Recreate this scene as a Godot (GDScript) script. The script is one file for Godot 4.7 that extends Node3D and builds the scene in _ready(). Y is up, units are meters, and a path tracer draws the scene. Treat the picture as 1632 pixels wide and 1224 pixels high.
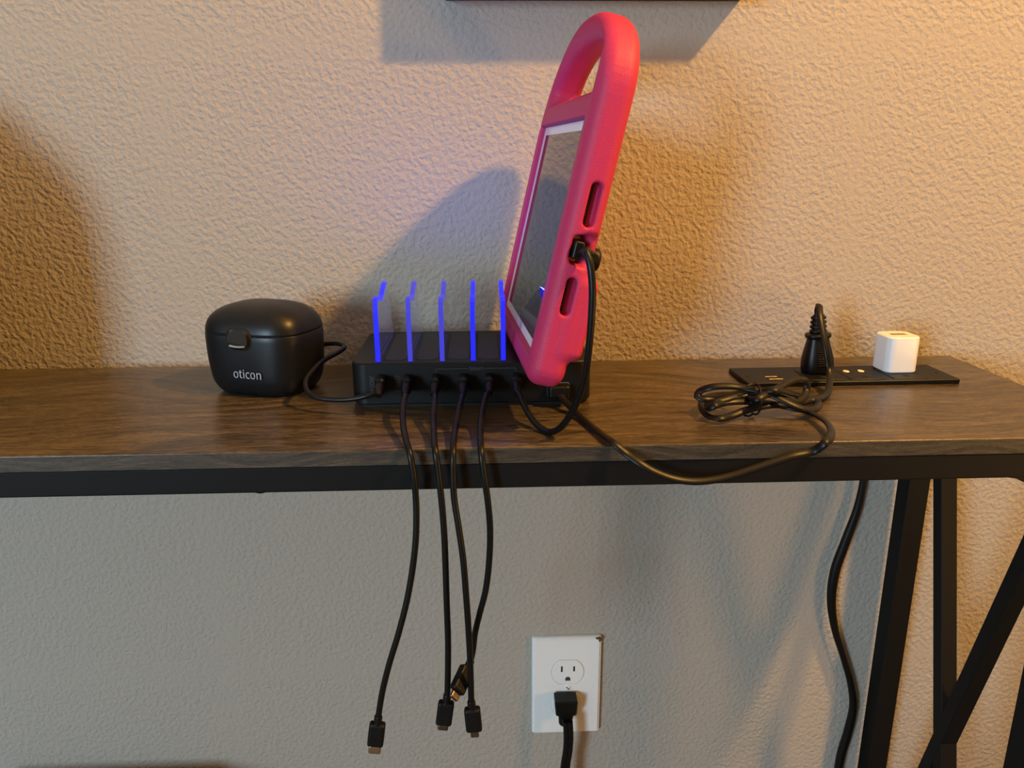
extends Node3D
# Console table against a stucco wall: charging station, earbud-style charger, tablet in a pink case, power strip.
# Table top is y = 0, the wall face is z = 0, the room lies at z > 0. Metres.

const FLOOR_Y := -0.75
const CEIL_Y := 1.90
const CASE_CORD = [Vector3(-0.1328, 0.0312, 0.0830), Vector3(-0.1234, 0.0326, 0.0830), Vector3(-0.1140, 0.0331, 0.0860), Vector3(-0.1084, 0.0321, 0.0930), Vector3(-0.1119, 0.0303, 0.1040), Vector3(-0.1203, 0.0275, 0.1180), Vector3(-0.1258, 0.0233, 0.1330), Vector3(-0.1281, 0.0190, 0.1450), Vector3(-0.1257, 0.0135, 0.1520), Vector3(-0.1189, 0.0110, 0.1580), Vector3(-0.1062, 0.0105, 0.1630), Vector3(-0.0924, 0.0119, 0.1670), Vector3(-0.0812, 0.0146, 0.1690), Vector3(-0.0747, 0.0169, 0.1680), Vector3(-0.0732, 0.0175, 0.1620)]
const CORD_A = [Vector3(-0.0545, 0.0160, 0.1720), Vector3(-0.0540, 0.0169, 0.1810), Vector3(-0.0540, 0.0122, 0.1970), Vector3(-0.0520, 0.0075, 0.2150), Vector3(-0.0488, 0.0046, 0.2330), Vector3(-0.0458, 0.0003, 0.2435), Vector3(-0.0438, -0.0121, 0.2460), Vector3(-0.0430, -0.0307, 0.2460), Vector3(-0.0437, -0.0513, 0.2470), Vector3(-0.0459, -0.0700, 0.2480), Vector3(-0.0508, -0.0957, 0.2490), Vector3(-0.0573, -0.1197, 0.2500), Vector3(-0.0644, -0.1426, 0.2500), Vector3(-0.0699, -0.1638, 0.2500), Vector3(-0.0732, -0.1816, 0.2500)]
const TIP_A = [Vector3(-0.0732, -0.1816, 0.2500), Vector3(-0.0771, -0.2082, 0.2500)]
const CORD_B = [Vector3(-0.0350, 0.0160, 0.1720), Vector3(-0.0338, 0.0165, 0.1810), Vector3(-0.0338, 0.0119, 0.1970), Vector3(-0.0329, 0.0063, 0.2150), Vector3(-0.0315, 0.0043, 0.2330), Vector3(-0.0303, 0.0008, 0.2435), Vector3(-0.0287, -0.0124, 0.2460), Vector3(-0.0273, -0.0306, 0.2470), Vector3(-0.0264, -0.0517, 0.2470), Vector3(-0.0262, -0.0733, 0.2470), Vector3(-0.0262, -0.0999, 0.2470), Vector3(-0.0261, -0.1273, 0.2470), Vector3(-0.0268, -0.1508, 0.2470), Vector3(-0.0277, -0.1690, 0.2470)]
const TIP_B = [Vector3(-0.0277, -0.1690, 0.2470), Vector3(-0.0308, -0.1905, 0.2470)]
const CORD_C = [Vector3(-0.0155, 0.0160, 0.1720), Vector3(-0.0156, 0.0162, 0.1810), Vector3(-0.0173, 0.0116, 0.1970), Vector3(-0.0190, 0.0060, 0.2150), Vector3(-0.0196, 0.0034, 0.2345), Vector3(-0.0198, -0.0014, 0.2435), Vector3(-0.0200, -0.0147, 0.2460), Vector3(-0.0196, -0.0287, 0.2470), Vector3(-0.0173, -0.0467, 0.2490), Vector3(-0.0150, -0.0670, 0.2510), Vector3(-0.0136, -0.0927, 0.2520), Vector3(-0.0125, -0.1198, 0.2520), Vector3(-0.0119, -0.1476, 0.2520), Vector3(-0.0119, -0.1705, 0.2520)]
const TIP_C = [Vector3(-0.0119, -0.1705, 0.2520), Vector3(-0.0103, -0.1931, 0.2520)]
const CORD_D = [Vector3(0.0030, 0.0160, 0.1720), Vector3(0.0010, 0.0170, 0.1800), Vector3(-0.0016, 0.0113, 0.1970), Vector3(-0.0030, 0.0057, 0.2150), Vector3(-0.0030, 0.0034, 0.2345), Vector3(-0.0027, -0.0005, 0.2435), Vector3(-0.0013, -0.0130, 0.2460), Vector3(0.0007, -0.0296, 0.2460), Vector3(0.0020, -0.0491, 0.2450), Vector3(0.0013, -0.0712, 0.2440), Vector3(-0.0013, -0.0940, 0.2430), Vector3(-0.0057, -0.1127, 0.2420), Vector3(-0.0088, -0.1272, 0.2410), Vector3(-0.0103, -0.1408, 0.2390), Vector3(-0.0122, -0.1515, 0.2360)]
const TIP_D = [Vector3(-0.0122, -0.1515, 0.2360), Vector3(-0.0171, -0.1566, 0.2460)]
const TABLET_CORD = [Vector3(0.0222, 0.0165, 0.1700), Vector3(0.0242, 0.0151, 0.1780), Vector3(0.0292, 0.0076, 0.1940), Vector3(0.0347, 0.0032, 0.2060), Vector3(0.0406, 0.0020, 0.2140), Vector3(0.0462, 0.0064, 0.2220), Vector3(0.0517, 0.0161, 0.2290), Vector3(0.0564, 0.0300, 0.2360), Vector3(0.0597, 0.0459, 0.2410), Vector3(0.0613, 0.0659, 0.2450), Vector3(0.0621, 0.0848, 0.2470), Vector3(0.0620, 0.1011, 0.2475), Vector3(0.0605, 0.1134, 0.2460), Vector3(0.0587, 0.1200, 0.2420), Vector3(0.0573, 0.1230, 0.2360)]
const POWER_FRONT = [Vector3(0.0526, 0.0099, 0.1560), Vector3(0.0564, 0.0069, 0.1630), Vector3(0.0648, 0.0025, 0.1857), Vector3(0.0728, 0.0025, 0.2183), Vector3(0.0787, 0.0025, 0.2384), Vector3(0.0867, -0.0035, 0.2425), Vector3(0.0937, -0.0076, 0.2470), Vector3(0.1012, -0.0119, 0.2490), Vector3(0.1147, -0.0171, 0.2500), Vector3(0.1283, -0.0190, 0.2500), Vector3(0.1459, -0.0173, 0.2490), Vector3(0.1675, -0.0116, 0.2470), Vector3(0.1880, -0.0058, 0.2450), Vector3(0.2017, -0.0033, 0.2435), Vector3(0.2071, 0.0030, 0.2465), Vector3(0.2171, 0.0040, 0.2326), Vector3(0.2220, 0.0050, 0.2149), Vector3(0.2204, 0.0050, 0.1949), Vector3(0.2118, 0.0050, 0.1818), Vector3(0.1996, 0.0070, 0.1788), Vector3(0.1859, 0.0100, 0.1834)]
const COIL = [Vector3(0.1719, 0.0120, 0.1873), Vector3(0.1614, 0.0120, 0.1900), Vector3(0.1530, 0.0120, 0.1961), Vector3(0.1504, 0.0100, 0.1944), Vector3(0.1514, 0.0100, 0.1884), Vector3(0.1541, 0.0120, 0.1901), Vector3(0.1633, 0.0140, 0.1884), Vector3(0.1742, 0.0150, 0.1840), Vector3(0.1851, 0.0150, 0.1828), Vector3(0.1950, 0.0150, 0.1820), Vector3(0.2062, 0.0120, 0.1829), Vector3(0.2149, 0.0090, 0.1807), Vector3(0.2222, 0.0100, 0.1746), Vector3(0.2275, 0.0140, 0.1671), Vector3(0.2273, 0.0190, 0.1666), Vector3(0.2223, 0.0210, 0.1670), Vector3(0.2135, 0.0210, 0.1716), Vector3(0.2021, 0.0190, 0.1803), Vector3(0.1902, 0.0180, 0.1906), Vector3(0.1819, 0.0160, 0.1948), Vector3(0.1790, 0.0130, 0.1744), Vector3(0.1685, 0.0100, 0.1650), Vector3(0.1581, 0.0090, 0.1664), Vector3(0.1512, 0.0080, 0.1744), Vector3(0.1482, 0.0060, 0.1865), Vector3(0.1503, 0.0040, 0.1935), Vector3(0.1564, 0.0040, 0.1989), Vector3(0.1660, 0.0040, 0.1938), Vector3(0.1760, 0.0060, 0.1897), Vector3(0.1847, 0.0080, 0.1887), Vector3(0.1950, 0.0090, 0.1876), Vector3(0.2077, 0.0080, 0.1838), Vector3(0.2206, 0.0070, 0.1763), Vector3(0.2313, 0.0070, 0.1709), Vector3(0.2334, 0.0060, 0.1737), Vector3(0.2264, 0.0060, 0.1871), Vector3(0.2181, 0.0070, 0.1934), Vector3(0.2094, 0.0100, 0.1940), Vector3(0.2002, 0.0140, 0.1905), Vector3(0.1926, 0.0170, 0.1861), Vector3(0.1852, 0.0190, 0.1846), Vector3(0.1763, 0.0200, 0.1810), Vector3(0.1652, 0.0210, 0.1804), Vector3(0.1543, 0.0200, 0.1797), Vector3(0.1481, 0.0160, 0.1762), Vector3(0.1467, 0.0130, 0.1778), Vector3(0.1511, 0.0120, 0.1799), Vector3(0.1633, 0.0120, 0.1767), Vector3(0.1753, 0.0140, 0.1762), Vector3(0.1851, 0.0180, 0.1851), Vector3(0.1948, 0.0210, 0.1913), Vector3(0.2116, 0.0143, 0.1780), Vector3(0.2251, 0.0089, 0.1700), Vector3(0.2401, 0.0041, 0.1580), Vector3(0.2524, 0.0034, 0.1450), Vector3(0.2600, 0.0073, 0.1320), Vector3(0.2650, 0.0146, 0.1190), Vector3(0.2633, 0.0285, 0.1150), Vector3(0.2617, 0.0441, 0.1070), Vector3(0.2620, 0.0549, 0.0990), Vector3(0.2649, 0.0597, 0.0900), Vector3(0.2667, 0.0576, 0.0840), Vector3(0.2673, 0.0504, 0.0832)]
const WALL_CORD = [Vector3(0.3615, 0.0000, 0.0100), Vector3(0.3612, -0.0600, 0.0100), Vector3(0.3616, -0.1251, 0.0095), Vector3(0.3590, -0.1552, 0.0095), Vector3(0.3517, -0.1885, 0.0095), Vector3(0.3447, -0.2213, 0.0095), Vector3(0.3444, -0.2529, 0.0095), Vector3(0.3512, -0.2854, 0.0095), Vector3(0.3651, -0.3227, 0.0095), Vector3(0.3759, -0.3532, 0.0095), Vector3(0.3817, -0.3803, 0.0095), Vector3(0.3800, -0.4116, 0.0095), Vector3(0.3755, -0.4435, 0.0095), Vector3(0.3740, -0.5000, 0.0100), Vector3(0.3720, -0.6000, 0.0100), Vector3(0.3700, -0.7000, 0.0120)]
const OUTLET_CORD = [Vector3(0.0786, -0.3719, 0.0300), Vector3(0.0794, -0.3876, 0.0310), Vector3(0.0790, -0.4051, 0.0310), Vector3(0.0768, -0.4268, 0.0300), Vector3(0.0760, -0.4700, 0.0290), Vector3(0.0700, -0.5500, 0.0280), Vector3(0.0600, -0.6500, 0.0280), Vector3(0.0300, -0.7420, 0.0400), Vector3(-0.1000, -0.7450, 0.0600)]

var names := {}
var mats := {}

# ---------------------------------------------------------------- mesh builder
class MB:
	var v := PackedVector3Array()
	var n := PackedVector3Array()
	var t := PackedVector2Array()
	var idx := PackedInt32Array()

	func vert(p: Vector3, nn: Vector3) -> int:
		v.append(p)
		n.append(nn)
		return v.size() - 1

	func tri(a: int, b: int, c: int) -> void:
		# Godot: front faces clockwise; turn the triangle so that it faces along its normals
		var g := (v[c] - v[a]).cross(v[b] - v[a])
		if g.dot(n[a] + n[b] + n[c]) < 0.0:
			idx.append_array([a, c, b])
		else:
			idx.append_array([a, b, c])

	func quad(a: int, b: int, c: int, d: int) -> void:
		tri(a, b, c)
		tri(a, c, d)

	func flat_quad(a: Vector3, b: Vector3, c: Vector3, d: Vector3, nn: Vector3) -> void:
		quad(vert(a, nn), vert(b, nn), vert(c, nn), vert(d, nn))

	# box with rounded edges
	func rbox(c: Vector3, s: Vector3, r: float, seg := 3, xf := Transform3D()) -> void:
		var h := s * 0.5
		r = minf(r, minf(h.x, minf(h.y, h.z)) * 0.999)
		var co := []
		for ax in 3:
			var l := []
			for k in seg + 1:
				l.append(-h[ax] + r * k / float(seg))
			for k in seg + 1:
				l.append(h[ax] - r + r * k / float(seg))
			co.append(l)
		var inner := h - Vector3(r, r, r)
		for ax in 3:
			var a1 := (ax + 1) % 3
			var a2 := (ax + 2) % 3
			for sg in [-1.0, 1.0]:
				var m: int = co[a1].size()
				var base := v.size()
				for i in m:
					for j in m:
						var p := Vector3.ZERO
						p[ax] = sg * h[ax]
						p[a1] = co[a1][i]
						p[a2] = co[a2][j]
						var q := p.clamp(-inner, inner)
						var nn := (p - q).normalized()
						vert(xf * (c + q + nn * r), (xf.basis * nn).normalized())
				for i in m - 1:
					for j in m - 1:
						quad(base + i * m + j, base + (i + 1) * m + j, base + (i + 1) * m + j + 1, base + i * m + j + 1)

	# prism of a polygon in x, y, from z0 to z1, with bevelled rims
	func prism(poly: PackedVector2Array, z0: float, z1: float, bev: float, xf := Transform3D(), sharp := 40.0) -> void:
		if Geometry2D.is_polygon_clockwise(poly):
			poly = poly.duplicate()
			poly.reverse()
		# in Godot's sense (y down) a polygon that is not clockwise turns the other way with y up
		var k := poly.size()
		var area := 0.0
		for i in k:
			area += poly[i].cross(poly[(i + 1) % k])
		var sgn := 1.0 if area > 0 else -1.0
		var en := PackedVector2Array()
		for i in k:
			var e := (poly[(i + 1) % k] - poly[i]).normalized()
			en.append(Vector2(e.y, -e.x) * sgn)
		var miter := PackedVector2Array()
		for i in k:
			var m := (en[i] + en[(i + k - 1) % k]).normalized()
			miter.append(m / maxf(0.35, m.dot(en[i])))
		var rings := [[z0, bev], [z0 + bev, 0.0], [z1 - bev, 0.0], [z1, bev]]
		var cs := cos(deg_to_rad(sharp))
		for i in k:
			var j := (i + 1) % k
			var n0: Vector2 = en[i]
			var n1: Vector2 = en[i]
			if en[i].dot(en[(i + k - 1) % k]) > cs:
				n0 = (en[i] + en[(i + k - 1) % k]).normalized()
			if en[i].dot(en[j]) > cs:
				n1 = (en[i] + en[j]).normalized()
			for r in 3:
				if bev <= 0.0 and r != 1:
					continue
				var tilt: float = [-1.0, 0.0, 1.0][r]
				var a: Vector2 = poly[i] - miter[i] * rings[r][1]
				var b: Vector2 = poly[j] - miter[j] * rings[r][1]
				var c: Vector2 = poly[j] - miter[j] * rings[r + 1][1]
				var d: Vector2 = poly[i] - miter[i] * rings[r + 1][1]
				var na := xf.basis * Vector3(n0.x, n0.y, tilt).normalized()
				var nb := xf.basis * Vector3(n1.x, n1.y, tilt).normalized()
				quad(vert(xf * Vector3(a.x, a.y, rings[r][0]), na), vert(xf * Vector3(b.x, b.y, rings[r][0]), nb), vert(xf * Vector3(c.x, c.y, rings[r + 1][0]), nb), vert(xf * Vector3(d.x, d.y, rings[r + 1][0]), na))
		var tr := Geometry2D.triangulate_polygon(poly)
		for side in [0, 1]:
			var z := z1 if side else z0
			var nn := (xf.basis * Vector3(0, 0, 1 if side else -1)).normalized()
			var base := v.size()
			for i in k:
				var p := poly[i] - miter[i] * bev
				vert(xf * Vector3(p.x, p.y, z), nn)
			for q in range(0, tr.size(), 3):
				tri(base + tr[q], base + tr[q + 1], base + tr[q + 2])

	# profile of (radius, y), turned round y; sx, sz squeeze the section
	func lathe(prof: Array, segs := 32, sx := 1.0, sz := 1.0, xf := Transform3D(), power := 2.0) -> void:
		var base := v.size()
		var m := prof.size()
		for i in m:
			var p: Vector2 = prof[i]
			var a: Vector2 = prof[maxi(i - 1, 0)]
			var b: Vector2 = prof[mini(i + 1, m - 1)]
			var tg := (b - a)
			var nr := Vector2(tg.y, -tg.x).normalized()
			for s in segs:
				var an := TAU * s / segs
				var cx := cos(an)
				var cz := sin(an)
				var rr := pow(pow(absf(cx), power) + pow(absf(cz), power), -1.0 / power)
				var gx := signf(cx) * pow(absf(cx * rr), power - 1.0)
				var gz := signf(cz) * pow(absf(cz * rr), power - 1.0)
				var g := Vector2(gx / sx, gz / sz).normalized()
				vert(xf * Vector3(p.x * cx * rr * sx, p.y, p.x * cz * rr * sz), (xf.basis * Vector3(g.x * nr.x, nr.y, g.y * nr.x)).normalized())
		for i in m - 1:
			for s in segs:
				var s2 := (s + 1) % segs
				quad(base + i * segs + s, base + (i + 1) * segs + s, base + (i + 1) * segs + s2, base + i * segs + s2)
		for e in [0, m - 1]:
			if prof[e].x > 1e-5:
				var nn := (xf.basis * Vector3(0, -1 if e == 0 else 1, 0)).normalized()
				if prof[0].y > prof[m - 1].y:
					nn = -nn
				var c := vert(xf * Vector3(0, prof[e].y, 0), nn)
				var ring := v.size()
				for s in segs:
					vert(v[base + e * segs + s], nn)
				for s in segs:
					tri(c, ring + s, ring + (s + 1) % segs)

	# round or oval cord along points; the section's long side lies across "flat"
	func tube(pts: PackedVector3Array, rx: float, ry: float, flat := Vector3.UP, segs := 10, taper := PackedFloat32Array()) -> void:
		var m := pts.size()
		var base := v.size()
		var side := Vector3.ZERO
		for i in m:
			var tg := (pts[mini(i + 1, m - 1)] - pts[maxi(i - 1, 0)]).normalized()
			var want := flat.cross(tg)
			if want.length() < 0.15:
				want = side if side != Vector3.ZERO else tg.cross(Vector3(0.3, 0.5, 0.8))
			want = (want - tg * want.dot(tg)).normalized()
			if side == Vector3.ZERO:
				side = want
			else:
				if want.dot(side) < 0:
					want = -want
				side = side.lerp(want, 0.35)
				side = (side - tg * side.dot(tg)).normalized()
			var up := tg.cross(side).normalized()
			var k := taper[i] if taper.size() == m else 1.0
			for s in segs:
				var a := TAU * s / segs
				var off := side * (cos(a) * rx * k) + up * (sin(a) * ry * k)
				vert(pts[i] + off, (side * (cos(a) / rx) + up * (sin(a) / ry)).normalized())
		for i in m - 1:
			for s in segs:
				var s2 := (s + 1) % segs
				quad(base + i * segs + s, base + (i + 1) * segs + s, base + (i + 1) * segs + s2, base + i * segs + s2)
		for e in [0, m - 1]:
			var nn := (pts[e] - pts[1 if e == 0 else m - 2]).normalized()
			var c := vert(pts[e], nn)
			var ring := v.size()
			for s in segs:
				vert(v[base + e * segs + s], nn)
			for s in segs:
				tri(c, ring + s, ring + (s + 1) % segs)

	# surface nets over a field d of nx * ny * nz samples
	func nets(d: PackedFloat32Array, nx: int, ny: int, nz: int, o: Vector3, h: float) -> void:
		var at := PackedInt32Array()
		at.resize(nx * ny * nz)
		at.fill(-1)
		var sy := nx
		var sz := nx * ny
		var off := PackedInt32Array([0, 1, sy, sy + 1, sz, sz + 1, sz + sy, sz + sy + 1])
		var ed := PackedInt32Array([0, 1, 2, 3, 4, 5, 6, 7, 0, 2, 1, 3, 4, 6, 5, 7, 0, 4, 1, 5, 2, 6, 3, 7])
		for k in nz - 1:
			for j in ny - 1:
				var row := k * sz + j * sy
				for i in nx - 1:
					var b := row + i
					var d0 := d[b]
					if absf(d0) > h * 2.2:
						continue
					var neg := 0
					for q in 8:
						if d[b + off[q]] < 0.0:
							neg += 1
					if neg == 0 or neg == 8:
						continue
					var s := Vector3.ZERO
					var c := 0
					for e in range(0, 24, 2):
						var da := d[b + off[ed[e]]]
						var db := d[b + off[ed[e + 1]]]
						if (da < 0.0) == (db < 0.0):
							continue
						var f := da / (da - db)
						var qa := ed[e]
						var qb := ed[e + 1]
						var pa := Vector3(qa & 1, (qa >> 1) & 1, qa >> 2)
						var pb := Vector3(qb & 1, (qb >> 1) & 1, qb >> 2)
						s += pa.lerp(pb, f)
						c += 1
					s /= c
					var g := Vector3.ZERO
					g.x = lerpf(lerpf(d[b + 1] - d[b], d[b + sy + 1] - d[b + sy], s.y), lerpf(d[b + sz + 1] - d[b + sz], d[b + sz + sy + 1] - d[b + sz + sy], s.y), s.z)
					g.y = lerpf(lerpf(d[b + sy] - d[b], d[b + sy + 1] - d[b + 1], s.x), lerpf(d[b + sz + sy] - d[b + sz], d[b + sz + sy + 1] - d[b + sz + 1], s.x), s.z)
					g.z = lerpf(lerpf(d[b + sz] - d[b], d[b + sz + 1] - d[b + 1], s.x), lerpf(d[b + sz + sy] - d[b + sy], d[b + sz + sy + 1] - d[b + sy + 1], s.x), s.y)
					at[b] = vert(o + (Vector3(i, j, k) + s) * h, g.normalized())
		var st := [1, sy, sz]
		for k in range(1, nz - 1):
			for j in range(1, ny - 1):
				var row := k * sz + j * sy
				for i in range(1, nx - 1):
					var b := row + i
					var d0 := d[b]
					if absf(d0) > h * 1.5:
						continue
					for ax in 3:
						if (d0 < 0.0) == (d[b + st[ax]] < 0.0):
							continue
						var u: int = st[(ax + 1) % 3]
						var w: int = st[(ax + 2) % 3]
						var q0 := at[b]
						var q1 := at[b - u]
						var q2 := at[b - u - w]
						var q3 := at[b - w]
						if q0 >= 0 and q1 >= 0 and q2 >= 0 and q3 >= 0:
							quad(q0, q1, q2, q3)

	func mesh() -> ArrayMesh:
		var a := []
		a.resize(Mesh.ARRAY_MAX)
		a[Mesh.ARRAY_VERTEX] = v
		a[Mesh.ARRAY_NORMAL] = n
		a[Mesh.ARRAY_INDEX] = idx
		var m := ArrayMesh.new()
		m.add_surface_from_arrays(Mesh.PRIMITIVE_TRIANGLES, a)
		return m

# ---------------------------------------------------------------- scene helpers
func numbered(called: String) -> String:
	var k: int = names.get(called, 0)
	names[called] = k + 1
	return called if k == 0 else "%s_%03d" % [called, k]

func thing(called: String, label: String, category: String, at := Vector3.ZERO, turn := 0.0, group := "") -> Node3D:
	var o := Node3D.new()
	o.name = numbered(called)
	add_child(o, true)
	o.position = at
	o.rotation.y = turn
	o.set_meta("label", label)
	o.set_meta("category", category)
	if group:
		o.set_meta("group", group)
	return o

func obj(called: String, b, m: Material, parent: Node3D) -> MeshInstance3D:
	var o := MeshInstance3D.new()
	o.name = numbered(called) if parent == self else called
	o.mesh = b.mesh() if b is MB else b
	o.material_override = m
	o.cast_shadow = GeometryInstance3D.SHADOW_CASTING_SETTING_ON
	parent.add_child(o, true)
	return o

func struct(called: String, b, m: Material, label := "") -> MeshInstance3D:
	var o := obj(called, b, m, self)
	o.set_meta("kind", "structure")
	if label:
		o.set_meta("label", label)
		o.set_meta("category", called.split("_")[0])
	return o

func box(c: Vector3, s: Vector3, r := 0.001, seg := 2) -> MB:
	var b := MB.new()
	b.rbox(c, s, r, seg)
	return b

func smooth_path(p: Array, step := 0.0025) -> PackedVector3Array:
	var r := PackedVector3Array()
	for i in p.size() - 1:
		var p0: Vector3 = p[maxi(i - 1, 0)]
		var p1: Vector3 = p[i]
		var p2: Vector3 = p[i + 1]
		var p3: Vector3 = p[mini(i + 2, p.size() - 1)]
		var k := maxi(2, int(ceil(p1.distance_to(p2) / step)))
		# centripetal Catmull-Rom
		var t1 := maxf(1e-4, sqrt(p0.distance_to(p1)))
		var t2 := t1 + maxf(1e-4, sqrt(p1.distance_to(p2)))
		var t3 := t2 + maxf(1e-4, sqrt(p2.distance_to(p3)))
		for j in k:
			var t := lerpf(t1, t2, j / float(k))
			var a1 := p0 * ((t1 - t) / t1) + p1 * (t / t1)
			var a2 := p1 * ((t2 - t) / (t2 - t1)) + p2 * ((t - t1) / (t2 - t1))
			var a3 := p2 * ((t3 - t) / (t3 - t2)) + p3 * ((t - t2) / (t3 - t2))
			var b1 := a1 * ((t2 - t) / t2) + a2 * (t / t2)
			var b2 := a2 * ((t3 - t) / (t3 - t1)) + a3 * ((t - t1) / (t3 - t1))
			r.append(b1 * ((t2 - t) / (t2 - t1)) + b2 * ((t - t1) / (t2 - t1)))
	r.append(p[p.size() - 1])
	return r

func frame_to(dir: Vector3, face: Vector3) -> Basis:   # local -y along dir, local z towards face
	var y := -dir.normalized()
	var x := y.cross(face).normalized()
	return Basis(x, y, x.cross(y))

func rrect(w: float, h: float, r: float, seg := 6, c := Vector2.ZERO) -> PackedVector2Array:
	var p := PackedVector2Array()
	for q in 4:
		var cc := Vector2((w * 0.5 - r) * [1, -1, -1, 1][q], (h * 0.5 - r) * [1, 1, -1, -1][q]) + c
		for k in seg + 1:
			var a := (q + k / float(seg)) * PI * 0.5
			p.append(cc + Vector2(cos(a), sin(a)) * r)
	return p

func mat(called: String, c: Color, rough := 0.5, metal := 0.0) -> StandardMaterial3D:
	var m := StandardMaterial3D.new()
	m.resource_name = called
	m.albedo_color = c
	m.roughness = rough
	m.metallic = metal
	return m

func lettering(text: String, height: float, depth: float, m: Material, parent: Node3D, called := "lettering", bold := false) -> MeshInstance3D:
	var f := SystemFont.new()
	f.font_names = PackedStringArray(["Droid Sans"])
	if bold:
		f.font_weight = 700
	var t := TextMesh.new()
	t.font = f
	t.text = text
	t.font_size = maxi(12, int(round(height / 0.00014)))
	t.pixel_size = height / t.font_size
	t.depth = depth
	t.curve_step = 0.6
	return obj(called, t, m, parent)

# ---------------------------------------------------------------- materials
func noise(freq: float, oct: int, sd: int) -> FastNoiseLite:
	var n := FastNoiseLite.new()
	n.noise_type = FastNoiseLite.TYPE_SIMPLEX_SMOOTH
	n.frequency = freq
	n.fractal_octaves = oct
	n.seed = sd
	return n

func noise_tex(n: FastNoiseLite, w: int, h: int, ramp: Array) -> NoiseTexture2D:
	var t := NoiseTexture2D.new()
	t.width = w
	t.height = h
	t.seamless = true
	t.noise = n
	var g := Gradient.new()
	g.offsets = PackedFloat32Array(ramp.map(func(e): return e[0]))
	g.colors = PackedColorArray(ramp.map(func(e): return Color(e[1], e[1], e[1])))
	t.color_ramp = g
	return t

func wood_image(w: int, h: int, sd: int, dark: Color, light: Color) -> ImageTexture:
	var a := noise(1.0, 3, sd)
	var b := noise(1.0, 2, sd + 7)
	var c := noise(1.0, 1, sd + 13)
	var im := Image.create(w, h, false, Image.FORMAT_RGB8)
	for y in h:
		for x in w:
			# wrap along the grain by mirroring
			var u := absf(x / float(w) * 2.0 - 1.0)
			var v := y / float(h)
			var warp := c.get_noise_2d(u * 2.2, v * 2.0)
			var g := a.get_noise_2d(u * 2.6 + 10.0, v * 22.0 + warp * 2.0)
			var f := b.get_noise_2d(u * 11.0 + 40.0, v * 150.0 + warp * 9.0)
			var q := b.get_noise_2d(u * 30.0 + 90.0, v * 330.0 + warp * 9.0)
			var s := 0.50 + g * 0.32 + f * 0.42 + q * 0.42
			if f + q > 0.75:
				s -= 0.45
			im.set_pixel(x, y, dark.lerp(light, clampf(s, 0.0, 1.0)))
	return ImageTexture.create_from_image(im)

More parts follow.
